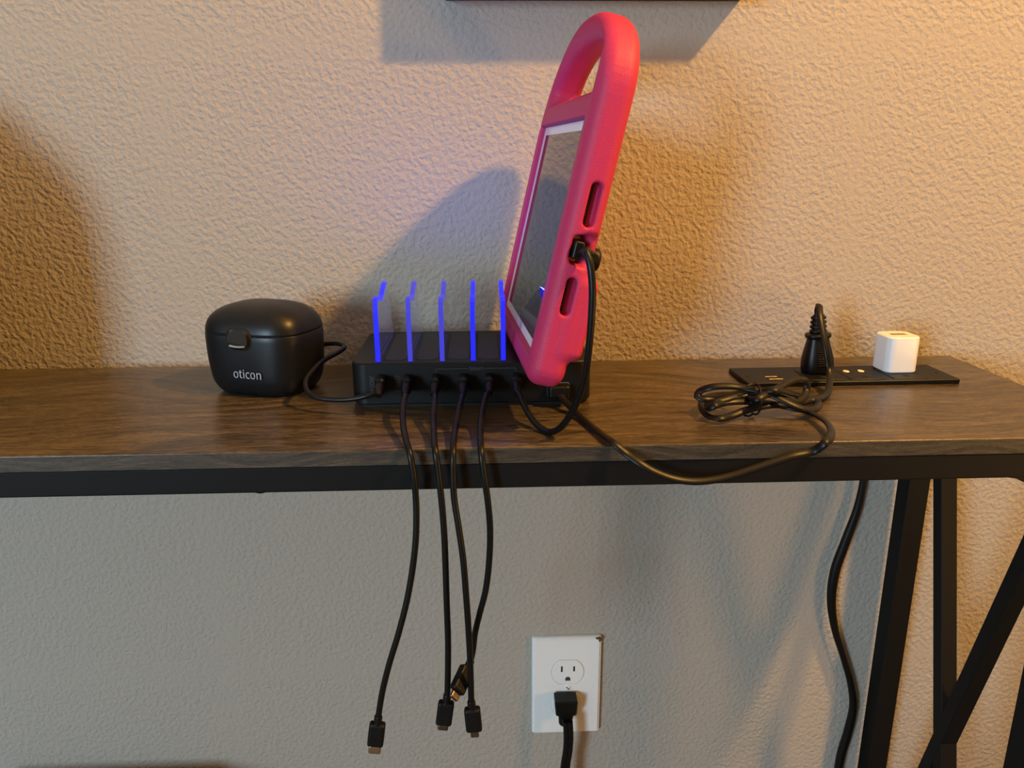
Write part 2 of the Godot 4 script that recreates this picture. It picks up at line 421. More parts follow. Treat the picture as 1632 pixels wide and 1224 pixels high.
func make_materials() -> void:
	var wall := mat("stucco", Color(0.655, 0.622, 0.578), 0.9)
	wall.metallic_specular = 0.25
	wall.heightmap_enabled = true
	wall.heightmap_texture = noise_tex(noise(0.062, 3, 5), 1536, 1536, [[0.0, 0.0], [1.0, 1.0]])
	wall.heightmap_scale = WALL_RELIEF
	wall.uv1_triplanar = true
	wall.uv1_scale = Vector3(1.7, 1.7, 1.7)
	mats.wall = wall
	mats.plain_wall = mat("plain_wall", Color(0.60, 0.57, 0.53), 0.9)
	mats.ceiling = mat("ceiling", Color(0.70, 0.69, 0.67), 0.9)
	mats.floor = mat("floor", Color(0.34, 0.31, 0.28), 0.7)
	var top := mat("weathered_wood", Color(0.86, 0.87, 0.86), 0.30)
	top.albedo_texture = wood_image(1200, 420, 3, Color(0.14, 0.113, 0.083), Color(0.54, 0.465, 0.355))
	top.uv1_triplanar = true
	top.uv1_triplanar_sharpness = 8.0
	top.uv1_scale = Vector3(1.1, 3.6, 3.6)
	top.metallic_specular = 0.5
	mats.wood = top
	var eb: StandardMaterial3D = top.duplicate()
	eb.resource_name = "shaded_edge_wood"
	eb.albedo_color = Color(0.66, 0.68, 0.70)  # shade on the front edge, put into a darker, greyer wood colour
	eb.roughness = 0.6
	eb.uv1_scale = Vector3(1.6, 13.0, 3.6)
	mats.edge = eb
	mats.steel = mat("black_steel", Color(0.042, 0.042, 0.044), 0.62)
	mats.steel.metallic_specular = 0.32
	mats.plastic = mat("black_plastic", Color(0.042, 0.043, 0.048), 0.48)
	mats.plastic.metallic_specular = 0.36
	mats.soft = mat("soft_touch_black", Color(0.072, 0.078, 0.088), 0.38)
	mats.soft.metallic_specular = 0.4
	mats.pad = mat("pad_black", Color(0.12, 0.12, 0.128), 0.55)
	mats.groove = mat("groove_black", Color(0.02, 0.02, 0.02), 0.8)
	mats.gloss = mat("gloss_black", Color(0.03, 0.03, 0.035), 0.06)
	mats.gloss.clearcoat_enabled = true
	mats.gloss.clearcoat = 1.0
	mats.gloss.clearcoat_roughness = 0.03
	mats.cord = mat("black_cord", Color(0.055, 0.052, 0.05), 0.38)
	mats.cord.metallic_specular = 0.36
	mats.print = mat("grey_print", Color(0.60, 0.64, 0.68), 0.6)
	mats.faint = mat("faint_print", Color(0.235, 0.235, 0.245), 0.6)
	mats.tin = mat("connector_metal", Color(0.80, 0.72, 0.60), 0.28, 1.0)
	mats.brass = mat("brass", Color(0.95, 0.90, 0.78), 0.5, 0.2)
	mats.dull = mat("dull_metal", Color(0.50, 0.44, 0.40), 0.35, 1.0)
	mats.chrome = mat("chrome", Color(0.85, 0.86, 0.88), 0.12, 1.0)
	var pink := mat("pink_foam", Color(0.715, 0.175, 0.345), 0.55)
	pink.metallic_specular = 0.4
	pink.heightmap_enabled = true
	pink.heightmap_texture = noise_tex(noise(0.11, 2, 21), 512, 512, [[0.0, 0.0], [1.0, 1.0]])
	pink.heightmap_scale = 0.012
	pink.uv1_triplanar = true
	pink.uv1_scale = Vector3(14, 14, 14)
	mats.pink = pink
	mats.white = mat("white_plastic", Color(0.90, 0.895, 0.885), 0.35)
	mats.bezel = mat("white_bezel", Color(0.88, 0.87, 0.88), 0.15)
	mats.gold = mat("gold_aluminium", Color(0.83, 0.66, 0.47), 0.42, 0.6)
	mats.screen = mat("screen_glass", Color(0.012, 0.012, 0.014), 0.02)
	mats.screen.metallic_specular = 0.6
	var acr := mat("clear_acrylic", Color(0.62, 0.62, 1.0, 0.13), 0.05)
	acr.transparency = BaseMaterial3D.TRANSPARENCY_ALPHA
	mats.acrylic = acr
	mats.dark_hole = mat("dark_hole", Color(0.03, 0.03, 0.03), 0.9)
	mats.brown = mat("brown_box", Color(0.33, 0.22, 0.15), 0.7)
	mats.clay = mat("shade_vase_glaze", Color(0.20, 0.19, 0.18), 0.4)

func glow(called: String, c: Color, e: float) -> StandardMaterial3D:
	var m := mat(called, Color(0.08, 0.08, 0.25), 0.3)
	m.emission_enabled = true
	m.emission = c
	m.emission_energy_multiplier = e
	return m

# ---------------------------------------------------------------- camera, sky, lights
const EXPOSURE := 1.0
const WALL_RELIEF := 0.115
const KEY_AT := Vector3(0.86, 1.09, 0.56)
const KEY_ENERGY := 3.35
const LAMP_AT := Vector3(0.85, -0.12, 0.60)
const LAMP_ENERGY := 0.24
const LAMP_COLOR := Color(1.0, 0.745, 0.38)
const WINDOW_ENERGY := 12.2
const WINDOW_COLOR := Color(0.80, 0.922, 1.0)

func camera_and_light() -> void:
	var cam := Camera3D.new()
	cam.name = "camera"
	add_child(cam)
	cam.fov = rad_to_deg(2.0 * atan(612.0 / 1226.04))
	cam.near = 0.02
	cam.far = 30.0
	cam.basis = Basis(Vector3.UP, -0.036996) * Basis(Vector3.RIGHT, -0.274852) * Basis(Vector3.BACK, -0.005288)
	cam.position = Vector3(0.0, 0.16608, 0.68108)
	cam.current = true
	var sky := Sky.new()
	var sm := ProceduralSkyMaterial.new()
	sm.sky_top_color = Color(0.55, 0.66, 0.80)
	sm.sky_horizon_color = Color(0.78, 0.84, 0.90)
	sm.ground_bottom_color = Color(0.30, 0.30, 0.28)
	sm.ground_horizon_color = Color(0.60, 0.62, 0.62)
	sky.sky_material = sm
	var env := Environment.new()
	env.background_mode = Environment.BG_SKY
	env.sky = sky
	env.background_energy_multiplier = 0.6
	env.tonemap_mode = Environment.TONE_MAPPER_LINEAR
	env.tonemap_exposure = EXPOSURE
	env.sdfgi_enabled = true
	env.ssao_enabled = true
	env.ssil_enabled = true
	var we := WorldEnvironment.new()
	we.name = "world_environment"
	we.environment = env
	add_child(we)
	# daylight through the window, at the window's size, just inside its pane
	var day := AreaLight3D.new()
	day.name = "window_daylight"
	day.area_size = Vector2(WIN.size.x, WIN.size.y)
	day.light_color = WINDOW_COLOR
	day.light_energy = WINDOW_ENERGY
	day.light_specular = 1.0
	day.area_range = 12.0
	day.area_attenuation = 2.0
	day.shadow_enabled = true
	add_child(day)
	day.position = Vector3(WIN.position.x + WIN.size.x * 0.5, WIN.position.y + WIN.size.y * 0.5, ROOM.z - 0.03)

# ---------------------------------------------------------------- setting
const ROOM := Vector3(-2.9, 2.6, 3.4)          # left wall x, right wall x, front wall z
const WIN := Rect2(-2.55, -0.02, 0.80, 1.05)   # window opening in the front wall, x and y

func room() -> void:
	var w := ROOM.y - ROOM.x
	var cx := (ROOM.x + ROOM.y) * 0.5
	var h := CEIL_Y - FLOOR_Y
	var cy := (CEIL_Y + FLOOR_Y) * 0.5
	struct("wall_back", box(Vector3(cx, cy, -0.05), Vector3(w + 0.2, h, 0.1), 0.002, 1), mats.wall, "textured beige stucco wall behind the console table")
	struct("floor", box(Vector3(cx, FLOOR_Y - 0.05, ROOM.z * 0.5), Vector3(w + 0.2, 0.1, ROOM.z + 0.2), 0.002, 1), mats.floor)
	struct("ceiling", box(Vector3(cx, CEIL_Y + 0.05, ROOM.z * 0.5), Vector3(w + 0.2, 0.1, ROOM.z + 0.2), 0.002, 1), mats.ceiling)
	struct("wall_left", box(Vector3(ROOM.x - 0.05, cy, ROOM.z * 0.5), Vector3(0.1, h, ROOM.z), 0.002, 1), mats.plain_wall)
	struct("wall_right", box(Vector3(ROOM.y + 0.05, cy, ROOM.z * 0.5), Vector3(0.1, h, ROOM.z), 0.002, 1), mats.plain_wall)
	var f := MB.new()
	var x0 := ROOM.x - 0.1
	var x1 := ROOM.y + 0.1
	for r in [[x0, WIN.position.x, FLOOR_Y, CEIL_Y], [WIN.end.x, x1, FLOOR_Y, CEIL_Y], [WIN.position.x, WIN.end.x, FLOOR_Y, WIN.position.y], [WIN.position.x, WIN.end.x, WIN.end.y, CEIL_Y]]:
		f.rbox(Vector3((r[0] + r[1]) * 0.5, (r[2] + r[3]) * 0.5, ROOM.z + 0.05), Vector3(r[1] - r[0], r[3] - r[2], 0.1), 0.001, 1)
	struct("wall_front", f, mats.plain_wall)
	var win := Node3D.new()
	win.name = "window_1"
	win.set_meta("kind", "structure")
	add_child(win)
	win.position = Vector3(WIN.position.x + WIN.size.x * 0.5, WIN.position.y, ROOM.z + 0.05)
	var fr := MB.new()
	var hw := WIN.size.x * 0.5
	for s in [-1, 1]:
		fr.rbox(Vector3(s * (hw - 0.02), WIN.size.y * 0.5, 0), Vector3(0.04, WIN.size.y, 0.05), 0.003, 1)
		fr.rbox(Vector3(0, WIN.size.y * 0.5 + s * (WIN.size.y * 0.5 - 0.02), 0), Vector3(WIN.size.x, 0.04, 0.05), 0.003, 1)
	obj("window_frame", fr, mats.white, win)
	var pm := mat("window_pane", Color(0.9, 0.95, 1.0, 0.08), 0.02)
	pm.transparency = BaseMaterial3D.TRANSPARENCY_ALPHA
	obj("pane", box(Vector3(0, WIN.size.y * 0.5, 0), Vector3(WIN.size.x - 0.08, WIN.size.y - 0.08, 0.006), 0.001, 1), pm, win)

func bulb(t: Node3D, at: Vector3, energy: float, size: float) -> void:
	var l := OmniLight3D.new()
	l.name = "lamp_bulb_light"
	l.light_color = LAMP_COLOR
	l.light_energy = energy
	l.light_size = size
	l.omni_range = 9.0
	l.omni_attenuation = 2.0
	l.shadow_enabled = true
	t.add_child(l, true)
	l.position = at

func ball(c: Vector3, r: float) -> MB:
	var b := MB.new()
	var prof := []
	for k in 17:
		var a := PI * k / 16.0
		prof.append(Vector2(maxf(0.0, sin(a) * r), -cos(a) * r))
	b.lathe(prof, 28, 1, 1, Transform3D(Basis(), c))
	return b

func lamps() -> void:
	# tall floor lamp to the right of the picture: the warm key light
	var t := thing("floor_lamp", "tall floor lamp with a warm glowing globe, beside the right end of the table", "lamp", Vector3(KEY_AT.x, FLOOR_Y, KEY_AT.z))
	var hb := KEY_AT.y - FLOOR_Y
	var b := MB.new()
	b.lathe([Vector2(0.0, 0.0), Vector2(0.13, 0.0), Vector2(0.135, 0.008), Vector2(0.12, 0.02), Vector2(0.02, 0.03), Vector2(0.011, 0.05), Vector2(0.011, hb - 0.075), Vector2(0.028, hb - 0.07), Vector2(0.028, hb - 0.055)], 28)
	obj("stand", b, mats.steel, t)
	obj("lamp_globe", ball(Vector3(0, hb, 0), 0.062), glow("lamp_glow", LAMP_COLOR, 4.0), t)
	bulb(t, Vector3(0, hb, 0), KEY_ENERGY, 0.038)
	# low lamp further into the room
	t = thing("floor_lamp", "low floor lamp with a dim glowing globe, in the room to the right", "lamp", Vector3(LAMP_AT.x, FLOOR_Y, LAMP_AT.z))
	hb = LAMP_AT.y - FLOOR_Y
	b = MB.new()
	b.lathe([Vector2(0.0, 0.0), Vector2(0.13, 0.0), Vector2(0.135, 0.008), Vector2(0.12, 0.02), Vector2(0.02, 0.03), Vector2(0.011, 0.05), Vector2(0.011, hb - 0.075), Vector2(0.028, hb - 0.07), Vector2(0.028, hb - 0.055)], 28)
	obj("stand", b, mats.steel, t)
	obj("lamp_globe", ball(Vector3(0, hb, 0), 0.062), glow("dim_lamp_glow", LAMP_COLOR, 1.0), t)
	bulb(t, Vector3(0, hb, 0), LAMP_ENERGY, 0.055)

# ---------------------------------------------------------------- table
func console_table() -> void:
	var t := thing("console_table", "long narrow console table with a weathered brown wood top and black steel frame", "table", Vector3(0, FLOOR_Y, 0))
	var up := -FLOOR_Y
	var x0 := -0.80
	var x1 := 0.421
	var cx := (x0 + x1) * 0.5
	obj("tabletop", box(Vector3(cx, up - 0.0053, 0.1279), Vector3(x1 - x0, 0.0106, 0.2158), 0.0009, 2), mats.wood, t)
	obj("shade_toned_edge", box(Vector3(cx, up - 0.0056, 0.2356), Vector3(x1 - x0 + 0.0004, 0.0098, 0.0008), 0.0003, 1), mats.edge, t)  # thin strip that carries the painted shade of the front edge
	var yr := up - 0.0190
	obj("front_rail", box(Vector3(cx, yr, 0.2252), Vector3(x1 - x0, 0.0168, 0.0205), 0.0012, 2), mats.steel, t)
	obj("back_rail", box(Vector3(cx, yr, 0.0312), Vector3(x1 - x0, 0.0168, 0.0205), 0.0012, 2), mats.steel, t)
	for s in [0, 1]:
		var x := 0.4015 if s else -0.7805
		obj("end_rail", box(Vector3(x, yr, 0.128), Vector3(0.0205, 0.0168, 0.174), 0.0012, 2), mats.steel, t)
		for z in [0.0252, 0.2185]:
			obj("leg", box(Vector3(x, (up - 0.026) * 0.5, z), Vector3(0.0200, up - 0.028, 0.0200), 0.0012, 2), mats.steel, t)
		var yt := up - 0.0265
		for q in [[0.0567, 0.2325], [0.2093, 0.0227]]:
			var a := Vector3(x, yt, q[0])
			var b := Vector3(x, 0.03, q[1])
			a.x -= 0.0027
			b.x -= 0.0027
			var m := MB.new()
			var d := (b - a)
			var bs := frame_to(d, Vector3(0, 0, 1))
			m.rbox(Vector3.ZERO, Vector3(0.0145 if q[0] < 0.1 else 0.0149, d.length(), 0.0126), 0.0012, 2, Transform3D(bs, (a + b) * 0.5))
			obj("brace", m, mats.steel, t)
		# corner gusset under the front rail
		var g := MB.new()
		var sx := -1.0 if s else 1.0
		var poly := PackedVector2Array([Vector2(0, 0.004), Vector2(sx * 0.058, 0.004), Vector2(sx * 0.0575, 0), Vector2(sx * 0.052, -0.0009), Vector2(sx * 0.0435, -0.0050), Vector2(sx * 0.030, -0.0138), Vector2(sx * 0.014, -0.029), Vector2(0, -0.046)])
		g.prism(poly, -0.0015, 0.0015, 0.0003, Transform3D(Basis(), Vector3(x + sx * 0.0095, up - 0.0272, 0.2338)))
		obj("corner_gusset", g, mats.steel, t)
	var sc := MB.new()
	sc.lathe([Vector2(0.0, -0.0024), Vector2(0.0035, -0.0022), Vector2(0.0052, -0.0012), Vector2(0.0055, 0.0)], 16, 1, 1, Transform3D(Basis(), Vector3(-0.1411, up - 0.0272, 0.2280)))
	obj("rail_screw", sc, mats.steel, t)

func wall_frame() -> void:
	var t := thing("wall_frame", "dark wall-mounted frame whose lower edge shows at the top, above the pink tablet", "frame", Vector3(0.0925, 0.2952, 0.0))
	obj("backing", box(Vector3(0, 0.10, 0.014), Vector3(0.226, 0.196, 0.026), 0.001, 2), mats.steel, t)
	for s in [-1, 1]:
		obj("side_moulding", box(Vector3(s * 0.1155, 0.10, 0.0158), Vector3(0.010, 0.200, 0.0316), 0.0015, 2), mats.plastic, t)
		obj("moulding", box(Vector3(0, 0.10 + s * 0.0955, 0.0158), Vector3(0.222, 0.009, 0.0316), 0.0015, 2), mats.plastic, t)

# ---------------------------------------------------------------- outlet
func receptacle_face(w: float, h: float) -> PackedVector2Array:
	var p := PackedVector2Array()
	var r := w * 0.5
	for k in 48:
		var a := TAU * k / 48.0
		p.append(Vector2(cos(a) * r, clampf(sin(a) * r, -h * 0.5, h * 0.5)))
	return p

func wall_outlet() -> void:
	var t := thing("wall_outlet", "white duplex wall outlet with a chipped top right corner, below the table", "outlet", Vector3(0.0793, -0.3484, 0.0))
	var b := MB.new()
	b.prism(rrect(0.0705, 0.1143, 0.0018, 3), 0.0002, 0.0040, 0.0002)
	b.prism(rrect(0.0697, 0.1135, 0.0022, 3), 0.0030, 0.0066, 0.0020)
	obj("cover_plate", b, mats.white, t)
	for s in [1, -1]:
		var r := Node3D.new()
		r.name = "receptacle"
		t.add_child(r, true)
		r.position = Vector3(0.0012, s * 0.0192 - 0.0018, 0.0)
		b = MB.new()
		b.prism(receptacle_face(0.0330, 0.0280), 0.0060, 0.0076, 0.0006)
		obj("face", b, mats.white, r)
		b = MB.new()
		b.prism(receptacle_face(0.0340, 0.0290), 0.0062, 0.00668, 0.0)
		obj("gap", b, mat("receptacle_gap", Color(0.70, 0.69, 0.67), 0.8), r)
		for q in [[-0.0063, 0.0042, 0.0068], [0.0063, 0.0042, 0.0060]]:
			obj("slot", box(Vector3(q[0], q[1], 0.0074), Vector3(0.0019, q[2], 0.0006), 0.0002, 1), mats.dark_hole, r)
		var hole := PackedVector2Array()
		for k in 14:
			var a := PI * k / 13.0
			hole.append(Vector2(cos(a) * 0.0026, -0.0076 + sin(a) * 0.0026))
		hole.append(Vector2(-0.0026, -0.0096))
		hole.append(Vector2(0.0026, -0.0096))
		b = MB.new()
		b.prism(hole, 0.0070, 0.00775, 0.0)
		obj("ground_hole", b, mat("ground_hole", Color(0.22, 0.20, 0.18), 0.8), r)
	b = MB.new()
	b.lathe([Vector2(0.0033, 0.0), Vector2(0.0031, 0.0008), Vector2(0.0016, 0.0013), Vector2(0.0, 0.0015)], 20, 1, 1, Transform3D(Basis(Vector3.RIGHT, PI * 0.5), Vector3(0.0012, -0.0010, 0.0064)))
	var sc := obj("screw", b, mats.white, t)
	b = MB.new()
	b.rbox(Vector3.ZERO, Vector3(0.0046, 0.0008, 0.0006), 0.0001, 1, Transform3D(Basis(Vector3.BACK, -0.8), Vector3(0.0012, -0.0010, 0.0078)))
	obj("screw_slot", b, mats.dark_hole, sc)
	b = MB.new()
	b.prism(PackedVector2Array([Vector2(0.0335, 0.0566), Vector2(0.0290, 0.0560), Vector2(0.0302, 0.0545), Vector2(0.0322, 0.0544), Vector2(0.0318, 0.0525), Vector2(0.0336, 0.0516), Vector2(0.0352, 0.0540)]), 0.0032, 0.0069, 0.0002)
	obj("chipped_corner", b, mat("chip", Color(0.30, 0.27, 0.22), 0.9), t)

func outlet_cord() -> void:
	var t := thing("wall_plug_cord", "black power cord plugged into the lower socket of the white wall outlet", "cord", Vector3(0.0775, -0.3700, 0.0085))
	var o := t.position
	var b := MB.new()
	# flat plug body, tapering towards the cord
	var poly := PackedVector2Array([Vector2(-0.0112, 0.0172), Vector2(0.0110, 0.0172), Vector2(0.0115, 0.0160), Vector2(0.0108, 0.0030), Vector2(0.0100, 0.0010), Vector2(0.0074, 0.0002), Vector2(0.0066, -0.0050), Vector2(-0.0072, -0.0050), Vector2(-0.0080, 0.0002), Vector2(-0.0104, 0.0012), Vector2(-0.0115, 0.0158)])
	b.prism(poly, -0.0006, 0.0178, 0.0018)
	obj("plug", b, mats.cord, t)
	b = MB.new()
	b.lathe([Vector2(0.0056, -0.0110), Vector2(0.0070, -0.0095), Vector2(0.0073, -0.0050), Vector2(0.0066, -0.0025)], 20, 1.0, 0.8, Transform3D(Basis(), Vector3(-0.0003, 0.0, 0.0140)))
	obj("strain_relief", b, mats.cord, t)
	b = MB.new()
	var p := smooth_path(OUTLET_CORD, 0.006)
	for i in p.size():
		p[i] -= o
	for s in [-1, 1]:
		var q := p.duplicate()
		for i in q.size():
			q[i] += Vector3(s * 0.0021, 0, 0)
		b.tube(q, 0.0030, 0.0030, Vector3.BACK, 10)
	obj("cord", b, mats.cord, t)

func wall_cord() -> void:
	var t := thing("hanging_power_cord", "thick black power cord hanging down behind the table beside its back leg", "cord", Vector3(0.36, 0, 0.01))
	var b := MB.new()
	var p := smooth_path(WALL_CORD, 0.006)
	var tp := PackedFloat32Array()
	for i in p.size():
		p[i] -= t.position
		tp.append(0.84 + 0.16 * cos(i * 0.16))
	b.tube(p, 0.0050, 0.0042, Vector3.BACK, 12, tp)
	obj("cord", b, mats.cord, t)

func stored_box() -> void:
	var t := thing("storage_box", "brown storage box whose lid just shows under the table at the bottom left", "box", Vector3(-0.405, FLOOR_Y - 0.0, 0.10))
	obj("body", box(Vector3(0, 0.146, 0), Vector3(0.208, 0.288, 0.130), 0.012, 3), mats.brown, t)
	obj("lid", box(Vector3(0, 0.306, 0), Vector3(0.220, 0.044, 0.140), 0.012, 3), mats.brown, t)

func added_shade_vase() -> void:  # added out of view to keep window light off the left of the wall
	var t := thing("added_shade_vase", "unseen dark glazed vessel added at the far left to shade the wall", "added_shade_vase", Vector3(-0.494, 0, 0.122))
	var b := MB.new()
	b.lathe([Vector2(0.0, 0.0), Vector2(0.080, 0.0), Vector2(0.090, 0.010), Vector2(0.093, 0.05), Vector2(0.094, 0.10), Vector2(0.092, 0.145), Vector2(0.082, 0.175), Vector2(0.062, 0.20), Vector2(0.046, 0.212), Vector2(0.044, 0.226), Vector2(0.038, 0.226), Vector2(0.038, 0.212), Vector2(0.054, 0.196), Vector2(0.074, 0.172), Vector2(0.084, 0.14), Vector2(0.082, 0.03), Vector2(0.0, 0.02)], 36)
	obj("body", b, mats.clay, t)

# ---------------------------------------------------------------- charging case
func case_profile(y: float, h: float) -> float:
	var t := y / h
	var s := 1.0
	if t < 0.60:
		s -= 0.105 * pow((0.60 - t) / 0.60, 2.2)
	else:
		s = pow(maxf(0.0, 1.0 - pow((t - 0.60) / 0.40, 3.0)), 1.0 / 2.6)
	if t < 0.20:
		s -= 0.16 * (1.0 - sqrt(maxf(0.0, 1.0 - pow((0.20 - t) / 0.20, 2.0))))
	return s

func charging_case() -> void:
	var h := 0.0690
	var t := thing("charging_case", "small rounded black charging case with a flip lid, lettered oticon", "charging case", Vector3(-0.1690, 0.0, 0.0905), deg_to_rad(-19.0))
	var W := 0.0418
	var D := 0.0325
	var seam := 0.0475
	var lo := []
	lo.append(Vector2(W * 0.62, 0.0))
	for k in 22:
		var y := lerpf(0.0004, seam - 0.0007, pow(k / 21.0, 1.6))
		lo.append(Vector2(W * case_profile(y, h), y))
	lo.append(Vector2(W * case_profile(seam, h) - 0.0006, seam - 0.0003))
	var b := MB.new()
	b.lathe(lo, 80, 1.0, D / W, Transform3D(), 3.3)
	obj("body", b, mats.soft, t)
	b = MB.new()
	b.lathe([Vector2(W - 0.0014, seam - 0.0012), Vector2(W - 0.0014, seam + 0.0012)], 80, 1.0, D / W, Transform3D(), 3.3)
	obj("seam", b, mats.groove, t)
	var hi := []
	hi.append(Vector2(W * case_profile(seam, h) - 0.0006, seam + 0.0004))
	for k in 30:
		var y := seam + 0.0008 + (h - seam - 0.0008) * sin(k / 29.0 * PI * 0.5)
		hi.append(Vector2(W * case_profile(y, h), y))
	b = MB.new()
	b.lathe(hi, 80, 1.0, D / W, Transform3D(), 3.3)
	obj("lid", b, mats.soft, t)
	# latch: a glossy rounded button across the seam; its window highlight is a chrome bar
	var l := Node3D.new()
	l.name = "latch"
	t.add_child(l, true)
	l.position = Vector3(-0.0006, 0.0450, D - 0.0006)
	b = MB.new()
	b.prism(rrect(0.0224, 0.0172, 0.0072, 8), -0.003, 0.0009, 0.0004)
	obj("recess", b, mats.groove, l)
	b = MB.new()
	b.prism(rrect(0.0208, 0.0156, 0.0068, 8), -0.002, 0.0028, 0.0020)
	obj("button", b, mats.gloss, l)
	b = MB.new()
	var highlight := PackedVector3Array()
	for k in 11:
		var a := lerpf(-0.75, 0.75, k / 10.0)
		highlight.append(Vector3(a * 0.0088, -0.0052 + 0.0012 * a * a, 0.0020))
	b.tube(highlight, 0.0012, 0.0017, Vector3.BACK, 8)
	obj("highlight_bar", b, mats.chrome, l)
	var tx := lettering("oticon", 0.0088, 0.0003, mats.print, t, "logo")
	tx.position = Vector3(0.0040, 0.0188, D + 0.0001)

func usb_plug_small(parent: Node3D, at: Vector3, dirn: Vector3, face: Vector3, tip_m: Material, tip_size: Vector3) -> void:
	# connector at the free end of a cable: neck, moulded shell, metal tip; "dirn" points out of the cable
	var bs := frame_to(dirn, face)
	var xf := Transform3D(bs, at)
	var b := MB.new()
	b.lathe([Vector2(0.0024, 0.0008), Vector2(0.0027, 0.0), Vector2(0.0027, -0.0042), Vector2(0.0030, -0.0055)], 16, 1, 1, xf)
	obj("strain_relief", b, mats.cord, parent)
	b = MB.new()
	b.rbox(Vector3(0, -0.0138, 0), Vector3(0.0107, 0.0178, 0.0062), 0.0018, 3, xf)
	obj("shell", b, mats.plastic, parent)
	b = MB.new()
	b.rbox(Vector3(0, -0.0228 - tip_size.y * 0.5, 0), tip_size, tip_size.z * 0.45, 3, xf)
	obj("metal_tip", b, tip_m, parent)

func port_plug(parent: Node3D, at: Vector3) -> void:
	# plug pushed into a port of the station's front (local frame: at is the port), with a drooping boot
	var b := MB.new()
	b.prism(rrect(0.0066, 0.0118, 0.0024, 5, Vector2(0, 0.0)), -0.001, 0.0135, 0.0012, Transform3D(Basis(), at))
	obj("plug", b, mats.cord, parent)
	b = MB.new()
	b.tube(PackedVector3Array([at + Vector3(0, 0.0005, 0.011), at + Vector3(0, 0.0, 0.0155), at + Vector3(0, -0.0012, 0.0195), at + Vector3(0, -0.0034, 0.0225)]), 0.0034, 0.0036, Vector3.UP, 12, PackedFloat32Array([1.0, 0.98, 0.86, 0.74]))
	obj("strain_relief", b, mats.cord, parent)

func cord_mesh(pts: Array, at: Vector3, r: float) -> MB:
	var p := smooth_path(pts)
	for i in p.size():
		p[i] -= at
	var b := MB.new()
	b.tube(p, r, r, Vector3.BACK, 10)
	return b

func hanging_cable(path: Array, tip: Array, label: String, port_x: float, tip_size: Vector3, tip_m: Material, face := Vector3.BACK) -> void:
	var at := Vector3(port_x, 0.0190, 0.1497)
	var t := thing("usb_cable", label, "cable", at, 0.0, "short black cables hanging over the table edge")
	port_plug(t, Vector3.ZERO)
	var pts := path.duplicate()
	pts[0] = at + Vector3(0, -0.0025, 0.0205)
	obj("cord", cord_mesh(pts, at, 0.00205), mats.cord, t)
	usb_plug_small(t, tip[0] - at, tip[1] - tip[0], face, tip_m, tip_size)

func cables() -> void:
	hanging_cable(CORD_A, TIP_A, "black cable hanging lowest over the table edge, with a gold-coloured tip, leftmost of four", -0.0547, Vector3(0.0082, 0.0064, 0.0027), mats.tin)
	hanging_cable(CORD_B, TIP_B, "black hanging cable, second from the left, hanging straight down to a dull metal tip", -0.0349, Vector3(0.0072, 0.0046, 0.0027), mats.dull)
	hanging_cable(CORD_C, TIP_C, "black cable crossing in front of its neighbour, ending in a narrow-tipped plug nearest the outlet", -0.0153, Vector3(0.0055, 0.0052, 0.0018), mat("dark_metal", Color(0.55, 0.50, 0.47), 0.3, 1.0))
	hanging_cable(CORD_D, TIP_D, "black cable curling behind its neighbour, its plug turned up and back beside the crossing", 0.0030, Vector3(0.0070, 0.0050, 0.0027), mats.dull, Vector3(0.5, 0.25, 0.8))
	# lead to the charging case
	var at := Vector3(-0.0732, 0.0190, 0.1497)
	var t := thing("case_charging_cable", "thin black cable looping from the station's leftmost port to the back of the charging case", "cable", at)
	port_plug(t, Vector3.ZERO)
	var pts := CASE_CORD.duplicate()
	pts.reverse()
	pts[0] = at + Vector3(0, -0.0012, 0.0195)
	obj("cord", cord_mesh(pts, at, 0.00185), mats.cord, t)
	# lead to the tablet
	at = Vector3(0.0223, 0.0190, 0.1497)
	t = thing("tablet_charging_cable", "black cable rising in a loop from the station to the side of the pink tablet", "cable", at)
	port_plug(t, Vector3.ZERO)
	pts = TABLET_CORD.duplicate()
	pts[0] = at + Vector3(0, -0.0025, 0.0205)
	var tf := tablet_frame()
	var port: Vector3 = tf * Vector3(0.0180, 0.0722, -0.0088)
	var out: Vector3 = tf.basis * Vector3(1, 0, -0.45).normalized()
	pts[pts.size() - 1] = port + out * 0.012
	obj("cord", cord_mesh(pts, at, 0.0022), mats.cord, t)
	var b := MB.new()
	var xf := Transform3D(Basis(), -at) * tf
	b.rbox(Vector3(0.0110, 0.0725, -0.0076), Vector3(0.0160, 0.0112, 0.0066), 0.0016, 3, xf)
	obj("tablet_plug", b, mats.cord, t)
	b = MB.new()
	b.tube(PackedVector3Array([port - at + out * 0.003, port - at + out * 0.009, port - at + out * 0.0145 + Vector3(0, -0.001, 0)]), 0.0034, 0.0034, Vector3.UP, 12, PackedFloat32Array([1.0, 0.95, 0.78]))
	obj("strain_relief", b, mats.cord, t)

# ---------------------------------------------------------------- charging station
func divider_profile() -> PackedVector2Array:
	# x is depth (towards the wall positive), y is height
	var c := [Vector2(0.0, -0.001), Vector2(-0.0006, 0.020), Vector2(-0.0006, 0.036), Vector2(0.0002, 0.0425), Vector2(0.0022, 0.0450), Vector2(0.0060, 0.0458), Vector2(0.0120, 0.0446), Vector2(0.0200, 0.0420), Vector2(0.0270, 0.0412), Vector2(0.0340, 0.0425), Vector2(0.0430, 0.0458), Vector2(0.0520, 0.0486), Vector2(0.0580, 0.0490), Vector2(0.0630, 0.0474), Vector2(0.0665, 0.0430), Vector2(0.0720, 0.0330), Vector2(0.0800, 0.0180), Vector2(0.0880, 0.0050), Vector2(0.0905, -0.001)]
	return PackedVector2Array(c)

